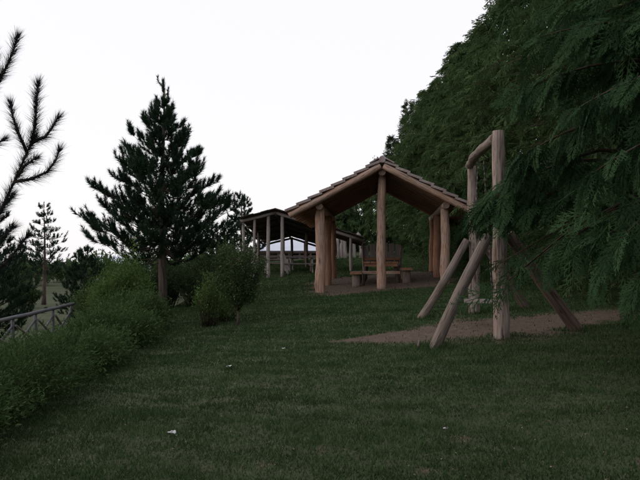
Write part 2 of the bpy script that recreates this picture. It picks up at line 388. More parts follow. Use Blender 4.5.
def frond_template(npin, nsub, droop, seed, width=0.40, thick=0.02):
    r = np.random.default_rng(seed); V, F = [], []
    def tri(a, b, c):
        i = len(V); V.extend([a, b, c]); F.append((i, i + 1, i + 2))
    def P(x, y): return (x, y, -droop * y * y - 0.22 * droop * abs(x) * 2 + r.normal(0, 0.006))
    tri(P(-thick * .5, 0), P(thick * .5, 0), P(0, 1.0))
    for i in range(npin):
        for s in (-1, 1):
            t = (i + (0.5 if s > 0 else 0) + r.uniform(-.15, .15)) / npin * 0.93 + 0.05
            ln = width * (1 - t) ** 0.75 * min(1, 0.55 + t * 2.2) * r.uniform(0.8, 1.15) + 0.05
            an = R(r.uniform(42, 58)) - 0.25 * t
            dx, dy = s * math.sin(an), math.cos(an)
            e = (dx * ln, t + dy * ln); wv = 0.010 + 0.010 * (1 - t)
            nx, ny = -dy * wv, dx * wv
            mid = (dx * ln * 0.4, t + dy * ln * 0.4)
            tri(P(0, t), P(mid[0] + nx, mid[1] + ny), P(*e)); tri(P(0, t), P(*e), P(mid[0] - nx, mid[1] - ny))
            for j in range(nsub):
                for q in (-1, 1):
                    u = (j + 0.7 + (0.3 if q > 0 else 0)) / (nsub + 0.7)
                    if u > 0.95: continue
                    l2 = ln * 0.50 * (1 - u) + 0.035; a2 = math.atan2(dx, dy) + q * R(38)
                    bx, by = dx * ln * u, t + dy * ln * u
                    ex, ey = bx + math.sin(a2) * l2, by + math.cos(a2) * l2
                    hw = 0.013
                    tri(P(bx - dx * hw * 1.3, by - dy * hw * 1.3), P(bx + dx * hw * 1.3, by + dy * hw * 1.3), P(ex, ey))
    return np.array(V, float), np.array(F, np.int32)
T_near = [frond_template(11, 3, 0.30, s, 0.46) for s in (1, 2, 3)]
T_mid = [frond_template(7, 2, 0.32, s, 0.46, 0.03) for s in (4, 5, 6)]
def spray_template(seed, n=5):
    """coarse hanging spray for trees farther off: overlapping pointed lobes"""
    r = np.random.default_rng(seed); V, F = [], []
    for i in range(n):
        for s in (-1, 1):
            t = i / n + r.uniform(-.05, .05); an = R(r.uniform(14, 46)) * s; ln = (0.55 * (1 - t) + 0.18) * r.uniform(.7, 1.2)
            b = (0, t, r.normal(0, .03)); e = (math.sin(an) * ln, t + math.cos(an) * ln, r.normal(-.05, .06))
            px, py = -math.cos(an) * 0.045, math.sin(an) * 0.045
            m = (e[0] * .45 + px, t + (e[1] - t) * .45 + py, 0.02)
            m2 = (e[0] * .45 - px, t + (e[1] - t) * .45 - py, 0.02)
            k = len(V); V += [b, m, e, m2]; F += [(k, k + 1, k + 2), (k, k + 2, k + 3)]
    return np.array(V), np.array(F, np.int32)
T_far = [spray_template(s) for s in (1, 2, 3)]

def dirs_to_frames(Y, roll):
    up = np.tile(np.array([0, 0, 1.0]), (len(Y), 1))
    X = norm(np.cross(Y, up)); Z = np.cross(X, Y)
    c, s = np.cos(roll)[:, None], np.sin(roll)[:, None]
    return X * c + Z * s, Z * c - X * s

def cypress(name, base, H, Rad, label, cat, n_br, per_br, T, mat, fs=(0.4, 0.7), low=0.05, group=None, seed=0, prof_p=0.5, top_p=0.35, near=None, skip_back=0.5, pitch=(20, 75), trunk_r=0.14):
    r = np.random.default_rng(seed); base = np.array(base, float)
    root = thing(name, base, label, cat, group)
    tb = MB(); pts = [base + np.array([0.12 * math.sin(3 * t + seed), 0.12 * math.cos(2.2 * t + seed), -0.1 + t * (H * 0.93)]) - np.array([0.12 * math.sin(seed), 0.12 * math.cos(seed), 0]) for t in np.linspace(0, 1, 9)]
    tb.tube(pts, [trunk_r * (1.25 if i == 0 else 1) * (1 - i / 8.6) + 0.01 for i in range(9)], 8).build('trunk', M_bark, root)
    O, Y, S, V_ = [], [], [], []; lb = MB(); nlimb = 0
    for b in range(n_br):
        u = (b + r.uniform(0, 1)) / n_br; h = low + (1 - low) * (1 - (1 - u) ** 1.12)
        az = r.uniform(0, 6.283); rad = np.array([math.cos(az), math.sin(az), 0])
        if rad[0] * 0.8 + rad[1] * 0.6 > 0.3 and r.uniform() < skip_back: continue
        L = Rad * min(1, ((1 - h) / top_p) ** prof_p) * (0.82 + 0.18 * min(1, h / 0.15)) * r.uniform(0.66, 1.18) + 0.12
        if near: L = near(h, az, L)
        if L <= 0: continue
        rise, drp = r.uniform(0.1, 0.35) * L, r.uniform(0.25, 0.55) * L
        z0 = h * H * 0.97
        ss = np.linspace(0, 1, 5)
        path = base + rad * (ss[:, None] * L) + np.array([0, 0, 1.0]) * (z0 + rise * ss - drp * ss ** 2)[:, None]
        if nlimb < 160: lb.tube(path, [0.022 * Rad / 2 * (1 - .85 * s) + .004 for s in ss], 3); nlimb += 1
        k = per_br
        sv = np.clip(r.beta(1.9, 1.0, k) * 0.75 + 0.27, 0, 1); sv[0] = 1
        pos = base + rad * (sv[:, None] * L) + np.array([0, 0, 1.0]) * (z0 + rise * sv - drp * sv ** 2)[:, None]
        side = np.where(r.uniform(size=k) < 0.5, -1, 1) * np.radians(r.uniform(5, 65, k)); side[0] = 0
        aa = az + side; pt = np.radians(r.uniform(*pitch, k))
        yd = np.stack([np.cos(aa) * np.cos(pt), np.sin(aa) * np.cos(pt), -np.sin(pt)], 1)
        O.append(pos + r.normal(0, 0.05, (k, 3))); Y.append(yd); S.append(r.uniform(*fs, k) * (0.7 + 0.3 * min(1, L / Rad))); V_.append(np.clip(r.normal(0.5, 0.16, k) + r.normal(0, 0.12), 0, 1))
    lb.build('limbs', M_twig, root)
    O, Y, S, V_ = np.concatenate(O), np.concatenate(Y), np.concatenate(S), np.concatenate(V_)
    X, Z = dirs_to_frames(Y, r.normal(0, 0.6, len(O)))
    A = tri_acc(); ti = r.integers(0, len(T), len(O))
    return root, (O, X, Y, Z, S, V_, ti)
def finish_crown(root, data, T, mat, sel=None, name='crown', fill=None):
    O, X, Y, Z, S, V_, ti = data; A = tri_acc()
    for k in range(len(T)):
        m = ti == k
        if sel is not None: m &= sel
        if not m.any(): continue
        V, F = instance(T[k], O[m], X[m], Y[m], Z[m], S[m]); acc_add(A, V, F, np.repeat(V_[m], len(T[k][0])))
    if fill:                                       # larger, darker sprays close round the stem, filling gaps in the crown
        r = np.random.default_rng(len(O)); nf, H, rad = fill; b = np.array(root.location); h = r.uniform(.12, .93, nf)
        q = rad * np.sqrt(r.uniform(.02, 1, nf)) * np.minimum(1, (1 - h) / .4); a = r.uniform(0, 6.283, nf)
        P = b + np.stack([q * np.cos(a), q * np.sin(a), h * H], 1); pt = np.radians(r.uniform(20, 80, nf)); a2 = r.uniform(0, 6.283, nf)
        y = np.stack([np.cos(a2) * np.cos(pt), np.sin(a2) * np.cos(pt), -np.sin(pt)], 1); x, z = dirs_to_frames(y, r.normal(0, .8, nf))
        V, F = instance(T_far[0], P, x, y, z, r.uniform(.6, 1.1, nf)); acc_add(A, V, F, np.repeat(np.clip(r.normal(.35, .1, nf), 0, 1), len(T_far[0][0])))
    return acc_obj(A, name, mat, root)

# ---- big cedar overhanging on the right
cb = on(5.05, 8.0)
def near_len(h, az, L):
    z = h * 11.5
    # lowest limbs lopped over the swing, kept towards the open lawn side
    dx, dy = math.cos(az), math.sin(az)
    lowlim = 1.75 if dy > -0.25 else 1.15
    if z < lowlim: return 0
    return L * (0.66 if 2.3 < z < 5.0 and dx < -0.35 and dy > -0.5 else 0.80 if z > 3.2 and dx < 0.2 else 1.0)
root, data = cypress('cedar_tree', cb, 11.5, 2.75, 'big dark cedar with fern-like drooping fronds overhanging the log swing at right', 'tree', 600, 15, T_mid, M_ced, (0.30, 0.62), 0.09, seed=3, near=near_len, skip_back=0.86, pitch=(0, 65), trunk_r=0.2)
O, X, Y, Z, S, V_, ti = data
# the limb that reaches left in front of the swing post
ex = np.random.default_rng(77); lb = MB(); eo, ey = [], []
for (p0, p1, cnt) in ((at(600, 150, 8.3), at(485, 205, 8.9), 40), (at(560, 180, 8.6), at(481, 205, 9.1), 36), (at(570, 160, 8.8), at(490, 190, 9.2), 24), (at(610, 120, 8.0), at(515, 162, 8.4), 26), (at(590, 190, 8.5), at(505, 212, 8.8), 26), (at(640, 60, 7.6), at(520, 92, 8.2), 28), (at(650, 200, 7.0), at(560, 250, 7.3), 26), (at(700, 180, 6.2), at(600, 262, 6.4), 30), (at(700, 60, 6.3), at(560, 120, 6.9), 34), (at(720, 120, 6.0), at(590, 175, 6.4), 34), (at(690, 20, 7.0), at(530, 40, 7.6), 30), (at(720, 230, 6.0), at(630, 285, 6.1), 22)):
    mid = (p0 + p1) / 2 + np.array([0, 0, 0.18]); t = np.linspace(0, 1, 6)[:, None]
    path = p0 * (1 - t) ** 2 + mid * 2 * t * (1 - t) + p1 * t * t; start = np.array([cb[0], cb[1], p0[2] - 0.15])
    lb.tube([start] + list(path), [0.035, 0.024, 0.02, 0.016, 0.012, 0.008, 0.004], 5)
    for q in range(cnt):
        s = ex.uniform(0.12, 1); p = p0 * (1 - s) ** 2 + mid * 2 * s * (1 - s) + p1 * s * s
        dv = norm((p1 - p0)); sd = np.cross(dv, [0, 0, 1.0]) * ex.choice([-1, 1]) * ex.uniform(0.15, 0.9)
        y = norm(dv * ex.uniform(0.2, 0.8) + sd + np.array([0, 0, -ex.uniform(0.15, 1.0)]))
        eo.append(p + ex.normal(0, .03, 3)); ey.append(y)
lb.build('overhanging_limbs', M_twig, root)
eo, ey = np.array(eo), np.array(ey); n_e = len(eo)
X2, Z2 = dirs_to_frames(ey, ex.normal(0, 0.5, n_e)); S2 = ex.uniform(0.30, 0.56, n_e); t2 = ex.integers(0, 3, n_e)
finish_crown(root, data, T_mid, M_ced, fill=(550, 11.5, 1.6))
# the largest fronds are single pieces
me_f = []
for k in range(3):
    for vv in (0.35, 0.5, 0.68):
        me_f.append(np_mesh('frond', T_near[k][0], T_near[k][1], M_ced, {'v': np.full(len(T_near[k][0]), vv)}))
from mathutils import Matrix
for i in range(n_e):
    o = bpy.data.objects.new('frond', me_f[int(t2[i]) * 3 + int(ex.integers(0, 3))]); link(o, root)
    s = S2[i]; p = eo[i] - cb
    o.matrix_local = Matrix(((X2[i][0] * s, ey[i][0] * s, Z2[i][0] * s, p[0]), (X2[i][1] * s, ey[i][1] * s, Z2[i][1] * s, p[1]), (X2[i][2] * s, ey[i][2] * s, Z2[i][2] * s, p[2]), (0, 0, 0, 1)))

# ---- row of tall cypresses receding on the right, lower ones closing the lawn behind the shelter
row = [(7.02, 12.9, 11.4, 2.3), (7.22, 16.6, 11.2, 2.35), (7.12, 20.4, 11.8, 2.3), (7.22, 24.6, 11.4, 2.2), (6.92, 28.4, 10.4, 2.0), (6.82, 32.2, 10.7, 2.0), (6.52, 36.2, 9.9, 1.9), (6.42, 40.4, 10.0, 2.0)]
lab = ['tall cypress directly behind the log swing, nearest in the row after the overhanging cedar', 'second tall cypress of the row, behind the top of the swing', 'third tall cypress of the row, rising past the top edge of the photo', 'fourth tall cypress of the row, its tip at the top edge by the sky', 'fifth tall cypress of the row, outlined against the sky', 'sixth tall cypress of the row, outlined against the sky right of the shelter ridge', 'seventh tall cypress of the row, above the right roof slope of the log shelter', 'last tall cypress of the row, beside the loose-leaved tree']
for i, (x, y, H, rad) in enumerate(row):
    nb, pb = (430, 16) if i < 2 else (400, 15)
    fs = (0.20, 0.42) if i < 2 else (0.25, 0.5)
    rt, dt = cypress('cypress_tree', on(x, y), H, rad, lab[i], 'tree', nb, pb, T_far, M_cyp, fs, 0.03, 'row of tall cypresses', seed=20 + i, skip_back=0.75, top_p=0.42, prof_p=0.6, pitch=(-5, 84))
    finish_crown(rt, dt, T_far, M_cyp, fill=(420, H, 1.35))
for i, (x, y, H, rad, l) in enumerate(((9.6, 14.8, 10.5, 2.3, 'dark cypress of the second row, deep behind the cedar at the right edge'), (10.0, 19.5, 10.5, 2.3, 'farther cypress of the second row, hidden deep among the right-hand trees'))):
    rt, dt = cypress('cypress_tree', on(x, y), H, rad, l, 'tree', 260, 12, T_far, M_cyp, (.3, .6), .02, 'second row of cypresses', seed=70 + i, skip_back=.8, pitch=(25, 80)); finish_crown(rt, dt, T_far, M_cyp)
# unseen cypresses added to shade the foreground, carrying the row on behind the viewer
for i, (x, y, H, rad, l) in enumerate(((6.2, 3.2, 11.0, 2.3, 'cypress of the row next to the overhanging cedar, just outside the right edge'), (5.9, -1.4, 11.0, 2.4, 'cypress of the row level with the viewer, outside the right edge of the photo'), (2.4, -4.6, 10.5, 2.6, 'cypress standing close behind the viewer, outside the photo'))):
    rt, dt = cypress('cypress_tree', on(x, y), H, rad, l, 'tree', 150, 8, T_far, M_cyp, (.6, 1.0), .02  , None, seed=170 + i, skip_back=0, pitch=(25, 80)); finish_crown(rt, dt, T_far, M_cyp)
back = [(1.75, 47.5, 3.4, 1.25), (2.7, 48.5, 4.6, 1.7), (4.2, 47.5, 5.6, 1.8), (5.4, 45.0, 6.6, 1.9)]
lab = ['low cypress behind the log shelter, seen just right of its left posts', 'bushy cypress behind the log shelter, left of its middle post', 'cypress behind the log shelter, seen just right of its middle post', 'tallest of the cypresses seen under the roof of the log shelter, by its right posts', 'lowest dark cypress at the left end of the trees behind the shelter']
for i, (x, y, H, rad) in enumerate(back):
    rt, dt = cypress('cypress_tree', on(x, y), H, rad, lab[i], 'tree', 230, 13, T_far, M_cyp, (0.28, 0.55), 0.02, 'cypresses closing the lawn behind the shelter', seed=50 + i, skip_back=0.6, top_p=0.6, pitch=(25, 80), trunk_r=0.09)
    finish_crown(rt, dt, T_far, M_cyp)

# ------------------------------------------------------------------ leafy trees and shrubs
LEAF = (np.array([(0, 0, 0), (-0.2, 0.45, 0.06), (0, 1, -0.08), (0.2, 0.45, 0.06)], float), np.array([(0, 1, 2), (0, 2, 3)], np.int32))
LEAF_N = (LEAF[0] * [0.78, 1, 1], LEAF[1])
def leaves_on(A, P, D, size, r, spread=0.9, n=None, vm=0.5, T=LEAF):
    n = len(P)
    y = norm(D + r.normal(0, spread, (n, 3))); x, z = dirs_to_frames(y, r.uniform(-1.2, 1.2, n))
    V, F = instance(T, P, x, y, z, r.uniform(size[0], size[1], n)); acc_add(A, V, F, np.repeat(np.clip(r.normal(vm, 0.18, n), 0, 1), 4))

def mound(name, base, rx, ry, H, label, cat, mat, stems=170, lf=60, size=(0.025, 0.05), group=None, seed=0, arch=0.5, wood_mat=None, vm=0.5, lean=(0, 0), erect=False, slim=False):
    """shrub of many arching stems set with small leaves"""
    r = np.random.default_rng(seed); base = np.array(base, float); root = thing(name, base, label, cat, group)
    A = tri_acc(); wb = MB(); k = 0
    for s in range(stems):
        az = r.uniform(0, 6.283); q = math.sqrt(r.uniform(0.02, 1)); hx = 1 - 0.62 * q ** 2.2
        if erect: hx = 0.55 + 0.45 * (1 - q)
        tip = base + np.array([math.cos(az) * rx * q + lean[0], math.sin(az) * ry * q + lean[1], 0])
        tip[2] = gz(tip[0], tip[1]) + H * hx * (r.uniform(0.75, 1.1) if not slim else r.uniform(0.6, 1.15) * (1 + 0.22 * wob(tip[0], tip[1], 2.4)) * (1.35 if r.uniform() < .05 else 1))
        foot = base + np.array([math.cos(az) * rx * q * 0.45, math.sin(az) * ry * q * 0.45, 0]); foot[2] = gz(foot[0], foot[1]) - 0.03
        ctl = (foot * 0.45 + tip * 0.55) + np.array([0, 0, arch * H * r.uniform(0.2, 0.6) * q]); ctl[:2] += r.normal(0, .05, 2)
        tt = np.linspace(0, 1, 5)[:, None]; path = foot * (1 - tt) ** 2 + ctl * 2 * tt * (1 - tt) + tip * tt * tt
        if k < 90: wb.tube(path, [0.010, 0.008, 0.006, 0.004, 0.002], 3); k += 1
        t = np.clip(r.beta(2.0, 1.1, lf), 0, 1)[:, None]
        P = foot * (1 - t) ** 2 + ctl * 2 * t * (1 - t) + tip * t * t; dd = norm(2 * (1 - t) * (ctl - foot) + 2 * t * (tip - ctl))
        # side twiglets
        P = P + r.normal(0, 0.055, (lf, 3)) * (0.5 + t)
        leaves_on(A, P, dd * 0.9 + np.array([0, 0, 0.1]), size, r, 0.5 if slim else 0.55, vm=vm + 0.16 * (r.uniform() - .5), T=LEAF_N if slim else LEAF)
    wb.build('stems', wood_mat or M_twig, root); acc_obj(A, 'foliage', mat, root)
    return root

hedge = [(-3.6, 5.4, 1.1, 1.6, 0.80, 'dark hedge shrub nearest the camera, filling the lower left corner'),
         (-3.7, 7.6, 1.05, 1.7, 0.70, 'second hedge shrub from the camera along the left edge of the lawn'),
         (-3.8, 9.9, 1.0, 1.8, 0.59, 'third hedge shrub from the camera, in front of the pole fence end'),
         (-3.85, 12.1, 0.95, 1.8, 0.64, 'fourth hedge shrub from the camera, just before the brighter feathery one'),
         (-4.15, 14.4, 0.95, 1.6, 0.86, 'hedge shrub at the foot of the tall pine, left of its trunk')]
for i, (x, y, rx, ry, H, l) in enumerate(hedge):
    mound('hedge_shrub', on(x, y), rx, ry, H, l, 'shrub', M_hedge, 340 if i < 2 else 230, 105, (0.028, 0.062) if i < 2 else (0.038, 0.08), 'shrubs of the hedge along the lawn', seed=100 + i, slim=True)
mound('hedge_shrub', on(-4.72, 16.0), 0.75, 0.9, 1.72, 'bright yellow-green feathery shrub rising above the hedge, left of the pine trunk', 'shrub', M_fresh, 170, 100, (0.045, 0.095), seed=120, erect=True, slim=True)
mound('hedge_shrub', on(-5.9, 18.2), 0.9, 0.9, 1.7, 'green shrub in the shade under the left side of the tall pine', 'shrub', M_hedge, 110, 70, (0.04, 0.08), seed=121, erect=True)

def small_tree(name, base, H, rad, label, trunk_h, mat, nleaf, size, seed, stems=5, bloom=0, fork=0.25, squash=1.0):
    r = np.random.default_rng(seed); base = np.array(base, float); root = thing(name, base, label, 'tree')
    tb = MB(); tb.tube([base - [0, 0, .05], base + [0.01, 0, trunk_h * .5], base + [0.0, 0.01, trunk_h]], [0.032 * H / 1.7, 0.026 * H / 1.7, 0.022 * H / 1.7], 7).build('trunk', M_bark, root)
    top = base + [0, 0.01, trunk_h]; A = tri_acc(); lb = MB(); B = tri_acc()
    for s in range(stems):
        az = s / stems * 6.283 + r.uniform(-.4, .4); q = r.uniform(0.25, 0.95)
        tip = base + np.array([math.cos(az) * rad * q, math.sin(az) * rad * q, H * (1 - 0.3 * q * q) * r.uniform(.9, 1.02)])
        ctl = top * .5 + tip * .5 + np.array([math.cos(az), math.sin(az), 0]) * rad * 0.3
        tt = np.linspace(0, 1, 6)[:, None]; path = top * (1 - tt) ** 2 + ctl * 2 * tt * (1 - tt) + tip * tt * tt
        lb.tube(path, [0.016 * H / 1.7 * (1 - .16 * i) for i in range(6)], 4)
        m = nleaf // stems // 14
        for tw in range(14):
            u = r.uniform(0.12, 1); p = top * (1 - u) ** 2 + ctl * 2 * u * (1 - u) + tip * u * u
            dv = norm(r.normal(0, 1, 3) * [1, 1, .6] + [math.cos(az) * .5, math.sin(az) * .5, .55]); ln = r.uniform(.14, .42) * rad
            e = p + dv * ln; lb.tube([p, (p + e) / 2 + [0, 0, .02], e], [.006, .004, .002], 3)
            t = r.uniform(0, 1.12, m)[:, None]
            leaves_on(A, p + (e - p) * t + r.normal(0, .045 * H / 1.7, (m, 3)), np.tile(dv, (m, 1)) + [0, 0, .2], size, r, .8)
            if bloom and r.uniform() < bloom and p[2] > base[2] + H * .6:
                leaves_on(B, e + r.normal(0, .022, (26, 3)), np.tile(dv, (26, 1)), (size[0] * .5, size[1] * .6), r, 1.0)
    lb.build('limbs', M_twig, root); acc_obj(A, 'crown', mat, root)
    if B['n']: acc_obj(B, 'blossoms', M_bloom, root)
    return root
small_tree('young_tree', on(-1.77, 14.4), 1.75, 0.60, 'small bushy dark green tree with short trunk standing alone on the lawn', 0.30, M_lone, 11000, (0.035, 0.07), 7, stems=14, bloom=0.12)
mound('sapling', on(-2.42, 14.6), 0.33, 0.33, 1.28, 'slim light green shrub just left of the small lone tree', 'shrub', M_fresh, 42, 55, (0.035, 0.065), seed=131, erect=True, arch=.2)
mound('flowering_shrub', on(-2.75, 18.6), 0.75, 0.6, 1.35, 'shrub with dull pinkish tops behind the slim light green one', 'shrub', M_shrub, 90, 60, (0.04, 0.08), seed=132, erect=True)
mound('low_shrub', on(-2.2, 15.4), 0.4, 0.35, 0.62, 'low bright green shrub between the slim shrub and the small tree', 'shrub', M_fresh, 45, 45, (0.035, 0.07), seed=133, vm=.4)
mound('background_shrub', on(-3.6, 24.0), 1.4, 1.2, 2.2, 'dark shrub behind the lone tree, left of the open shed', 'shrub', M_shrub, 130, 60, (0.06, 0.11), seed=134, erect=True)
mound('background_shrub', on(-6.2, 26.0), 1.5, 1.2, 1.9, 'dark shrub seen right of the tall pine trunk', 'shrub', M_shrub, 130, 55, (0.06, 0.11), seed=135, erect=True)

mound('background_shrub', on(-5.0, 21.2), 1.0, .9, 1.5, 'dark shrub close behind the tall pine trunk on its right', 'shrub', M_shrub, 110, 60, (0.05, 0.10), seed=136, erect=True)
mound('background_shrub', on(-3.7, 20.6), .9, .8, 1.25, 'low dark shrub between the tall pine and the pinkish-topped shrub', 'shrub', M_shrub, 100, 60, (0.05, 0.10), seed=137, erect=True)
# loose-leaved tree at the far end of the row
for i, (x, y, H, rad, l) in enumerate(((5.85, 44.2, 10.0, 1.35, 'airy ragged tree against the sky at the far end of the cypress row'), (4.95, 46.0, 7.9, 1.2, 'lower airy ragged tree just above the shelter ridge'))):
    rt, dt = cypress('conifer_tree', on(x, y), H, rad, l, 'tree', 260, 9, T_far, M_decid, (.25, .5), .05, seed=90 + i, skip_back=.3, top_p=.85, prof_p=.8, pitch=(-55, 40), trunk_r=.1); finish_crown(rt, dt, T_far, M_decid)

# ------------------------------------------------------------------ pines
def needles(A, P0, P1, r, n, ln, wd, ang=(25, 60), vm=0.5):
    """needles bristling all along a shoot"""
    P0 = np.asarray(P0, float); P1 = np.asarray(P1, float); d = norm(P1 - P0); s, u = frame(d)
    t = r.uniform(0.02, 1.0, n); a = r.uniform(0, 6.283, n); an = np.radians(r.uniform(*ang, n)) * (1 - 0.45 * t ** 3)
    o = P0 + (P1 - P0) * t[:, None]
    rd = s * np.cos(a)[:, None] + u * np.sin(a)[:, None]
    y = d * np.cos(an)[:, None] + rd * np.sin(an)[:, None]
    x = norm(np.cross(y, r.normal(0, 1, (n, 3)))) * wd * 0.5
    L = (ln * r.uniform(0.55, 1.2, n))[:, None]
    V = np.empty((n, 3, 3)); V[:, 0] = o - x; V[:, 1] = o + x; V[:, 2] = o + y * L + np.array([0, 0, -0.06]) * L
    acc_add(A, V.reshape(-1, 3), np.arange(n * 3, dtype=np.int32).reshape(-1, 3), np.repeat(np.clip(r.normal(vm, .16, n), 0, 1), 3))

def pine(name, base, H, label, rad, crown_lo, whorls, per, shoots, nn, nl, nw, seed, trunk_r=0.125, peak=0.22, expo=0.8, mat=None, group=None, curl=0.55, bark=None, lean=0.0, leader=0.0):
    r = np.random.default_rng(seed); base = np.array(base, float); root = thing(name, base, label, 'tree', group)
    n = 10; tp = [base + np.array([0.05 * math.sin(4 * t + seed) + lean * t, 0.05 * math.cos(3 * t), -0.08 + t * H * 0.98]) for t in np.linspace(0, 1, n)]
    MB().tube(tp, [trunk_r * (1.2 if i == 0 else 1) * (1 - i / (n - .6)) + 0.008 for i in range(n)], 9).build('trunk', bark or M_pbark, root)
    A = tri_acc(); lb = MB()
    needles(A, base + [lean, 0, H * .95], base + [lean, 0, H], r, nn, nl, nw, (20, 45))
    if leader:
        needles(A, base + [lean, 0, H - leader - .2], base + [lean, 0, H], r, nn * 2, nl, nw, (20, 50))
        for q in range(4):
            a = r.uniform(0, 6.28); p = base + np.array([lean, 0, H - leader * (.25 + .22 * q)]); e = p + np.array([math.cos(a) * .13, math.sin(a) * .13, .10]); e2 = e + np.array([math.cos(a) * .03, math.sin(a) * .03, .16])
            needles(A, p, e, r, nn // 2, nl * .8, nw); needles(A, e, e2, r, nn // 2, nl * .8, nw, (15, 45))
    for wv in range(whorls):
        t = (wv + .3) / whorls; t = 1 - (1 - t) ** 0.92
        z = crown_lo + (H - leader - crown_lo) * t
        prof = (peak_f(t, peak)) * (1 - max(0, (t - peak) / (1 - peak))) ** expo
        m = max(3, int(round(per * (0.55 + 0.45 * prof))))
        a0 = r.uniform(0, 6.28)
        for b in range(m):
            az = a0 + b / m * 6.283 + r.uniform(-.3, .3); rd = np.array([math.cos(az), math.sin(az), 0])
            L = rad * prof * r.uniform(0.66, 1.18) + 0.09
            z0 = z + r.uniform(-.12, .12); up = curl * L * r.uniform(0.35, 0.85) * (0.35 + 1.1 * t); sag = 0.18 * L * (1 - t)
            ss = np.linspace(0, 1, 6); f = lambda s: base + np.array([lean * t, 0, 0]) + rd * (L * s) + np.array([0, 0, 1]) * (z0 - sag * math.sin(min(1, s * 1.4) * math.pi) + up * s ** 2.2)
            lb.tube([f(s) for s in ss], [max(.004, trunk_r * .2 * (1 - .85 * s) * (0.4 + .6 * prof)) for s in ss], 4)
            ns = max(3, int(shoots * (0.3 + 0.7 * L / rad)))
            for q in range(ns):
                s = 1.0 if q == 0 else r.uniform(0.22, 1) ** 0.8
                p = f(s); dv = norm(f(min(1, s + .05)) - f(s - .05))
                sd = np.cross(dv, [0, 0, 1]) * r.choice([-1, 1]) * r.uniform(.3, 1.2) * (0 if q == 0 else 1)
                y = norm(dv * r.uniform(.4, 1) + sd + np.array([0, 0, r.uniform(.2, 1.15) * (0.6 + .6 * t)]))
                sl = r.uniform(.20, .46) * (0.55 + .45 * L / rad) * (H / 6.6) ** 0.5
                e = p + y * sl * .6; e2 = e + norm(y + [0, 0, .55]) * sl * .5
                needles(A, p, e, r, nn // 2, nl, nw, (30, 65)); needles(A, e, e2, r, nn // 2, nl, nw, (22, 55))
    lb.build('limbs', M_twig, root); acc_obj(A, 'crown', mat or M_pine, root)
    return root
def peak_f(t, peak): return min(1.0, 0.80 + 0.20 * t / peak) if t < peak else 1.0

pb = on(-4.3, 18.4)
pine('pine_tree', pb, 6.42, 'tall dark pine with bristly upturned shoots standing beyond the hedge, trunk bare below', 2.0, 1.68, 17, 8, 18, 108, 0.145, 0.0145, 41, peak=0.12, expo=1.05, leader=0.62)
pine('pine_tree', on(-6.0, 25.5), 4.2, 'slender pine trunk showing just right of the tall pine trunk', 1.3, 1.9, 8, 6, 7, 40, 0.13, 0.016, 42, trunk_r=0.13)
pine('pine_tree', on(-17.3, 42.0), 6.4, 'distant thin pine with bare pale trunk at far left against the pink horizon', 1.5, 2.0, 10, 7, 9, 40, 0.15, 0.032, 43, trunk_r=0.13, curl=0.15, expo=0.9)
pine('young_pine', on(-9.9, 28.2), 3.15, 'bushy young pine left of the tall pine, behind the fence', 1.0, 0.35, 10, 8, 12, 50, 0.12, 0.022, 44, trunk_r=0.09)
pine('pine_tree', on(-9.75, 19.5), 4.1, 'dark bushy pine cut by the left edge of the photo, beyond the fence', 1.4, 0.4, 12, 8, 14, 54, 0.13, 0.022, 45, trunk_r=0.1)
pine('pine_tree', on(-4.7, 40.5), 4.5, 'dark pine behind the left end of the open shed', 1.2, 0.5, 10, 8, 11, 44, 0.15, 0.032, 46, trunk_r=0.12)
pine('pine_tree', on(-6.6, 43.0), 4.0, 'dark pine peeping between the tall pine and the open shed', 1.5, 0.5, 10, 8, 11, 44, 0.15, 0.034, 47, trunk_r=0.12)

# near pine whose branch comes in from the left edge
nb = on(-4.35, 6.6)
root = thing('pine_tree', nb, 'near pine of which only long-needled branch tips reach in at the upper left', 'tree')
MB().tube([nb + [0, 0, z] for z in (-.1, 1.5, 3, 4.5, 6.0)], [.17, .14, .11, .08, .04], 9).build('trunk', M_pbark, root)
r = np.random.default_rng(61); A = tri_acc(); lb = MB()
def nbranch(pts, dens=330, nl=0.135, bare=0.0):
    P = [at(*p) for p in pts]; lb.tube(P, [0.017 - 0.011 * i / (len(P) - 1) for i in range(len(P))], 5)
    for i in range(len(P) - 1):
        if i / (len(P) - 1) < bare: continue
        needles(A, P[i], P[i + 1], r, max(30, int(3.4 * dens * np.linalg.norm(P[i + 1] - P[i]))), nl, 0.0040, (24, 60))
    needles(A, P[-2] * .25 + P[-1] * .75, P[-1], r, 90, nl * .9, 0.0040, (8, 35))
nbranch([(-60, 300, 6.7), (-25, 250, 6.6), (0, 212, 6.5), (16, 178, 6.45), (28, 150, 6.4), (34, 138, 6.4)], bare=.2)
nbranch([(31, 146, 6.4), (35, 126, 6.38), (36, 106, 6.36), (38, 84, 6.35)], 420)
nbranch([(27, 152, 6.4), (18, 132, 6.35), (13, 117, 6.3), (11, 105, 6.3)])
nbranch([(33, 142, 6.4), (45, 137, 6.45), (52, 128, 6.5), (57, 119, 6.5)], 300)
nbranch([(14, 182, 6.45), (32, 179, 6.5), (47, 172, 6.5), (56, 160, 6.5), (59, 151, 6.5)], 280)
nbranch([(18, 176, 6.45), (24, 166, 6.3), (36, 158, 6.2)], 300)
nbranch([(-50, 150, 6.5), (-20, 112, 6.4), (-4, 84, 6.35), (6, 68, 6.3), (13, 52, 6.3), (17, 38, 6.3)], 420)
nbranch([(-2, 86, 6.35), (-4, 66, 6.3), (-6, 48, 6.3)], 400)
nbranch([(-40, 190, 6.5), (-18, 160, 6.4), (-6, 146, 6.3), (3, 140, 6.3)], 260)
nbranch([(-10, 226, 6.5), (4, 206, 6.6), (12, 196, 6.7)], 400)
nbranch([(-40, 290, 6.6), (-15, 250, 6.5), (4, 236, 6.4), (12, 228, 6.4)], 420)
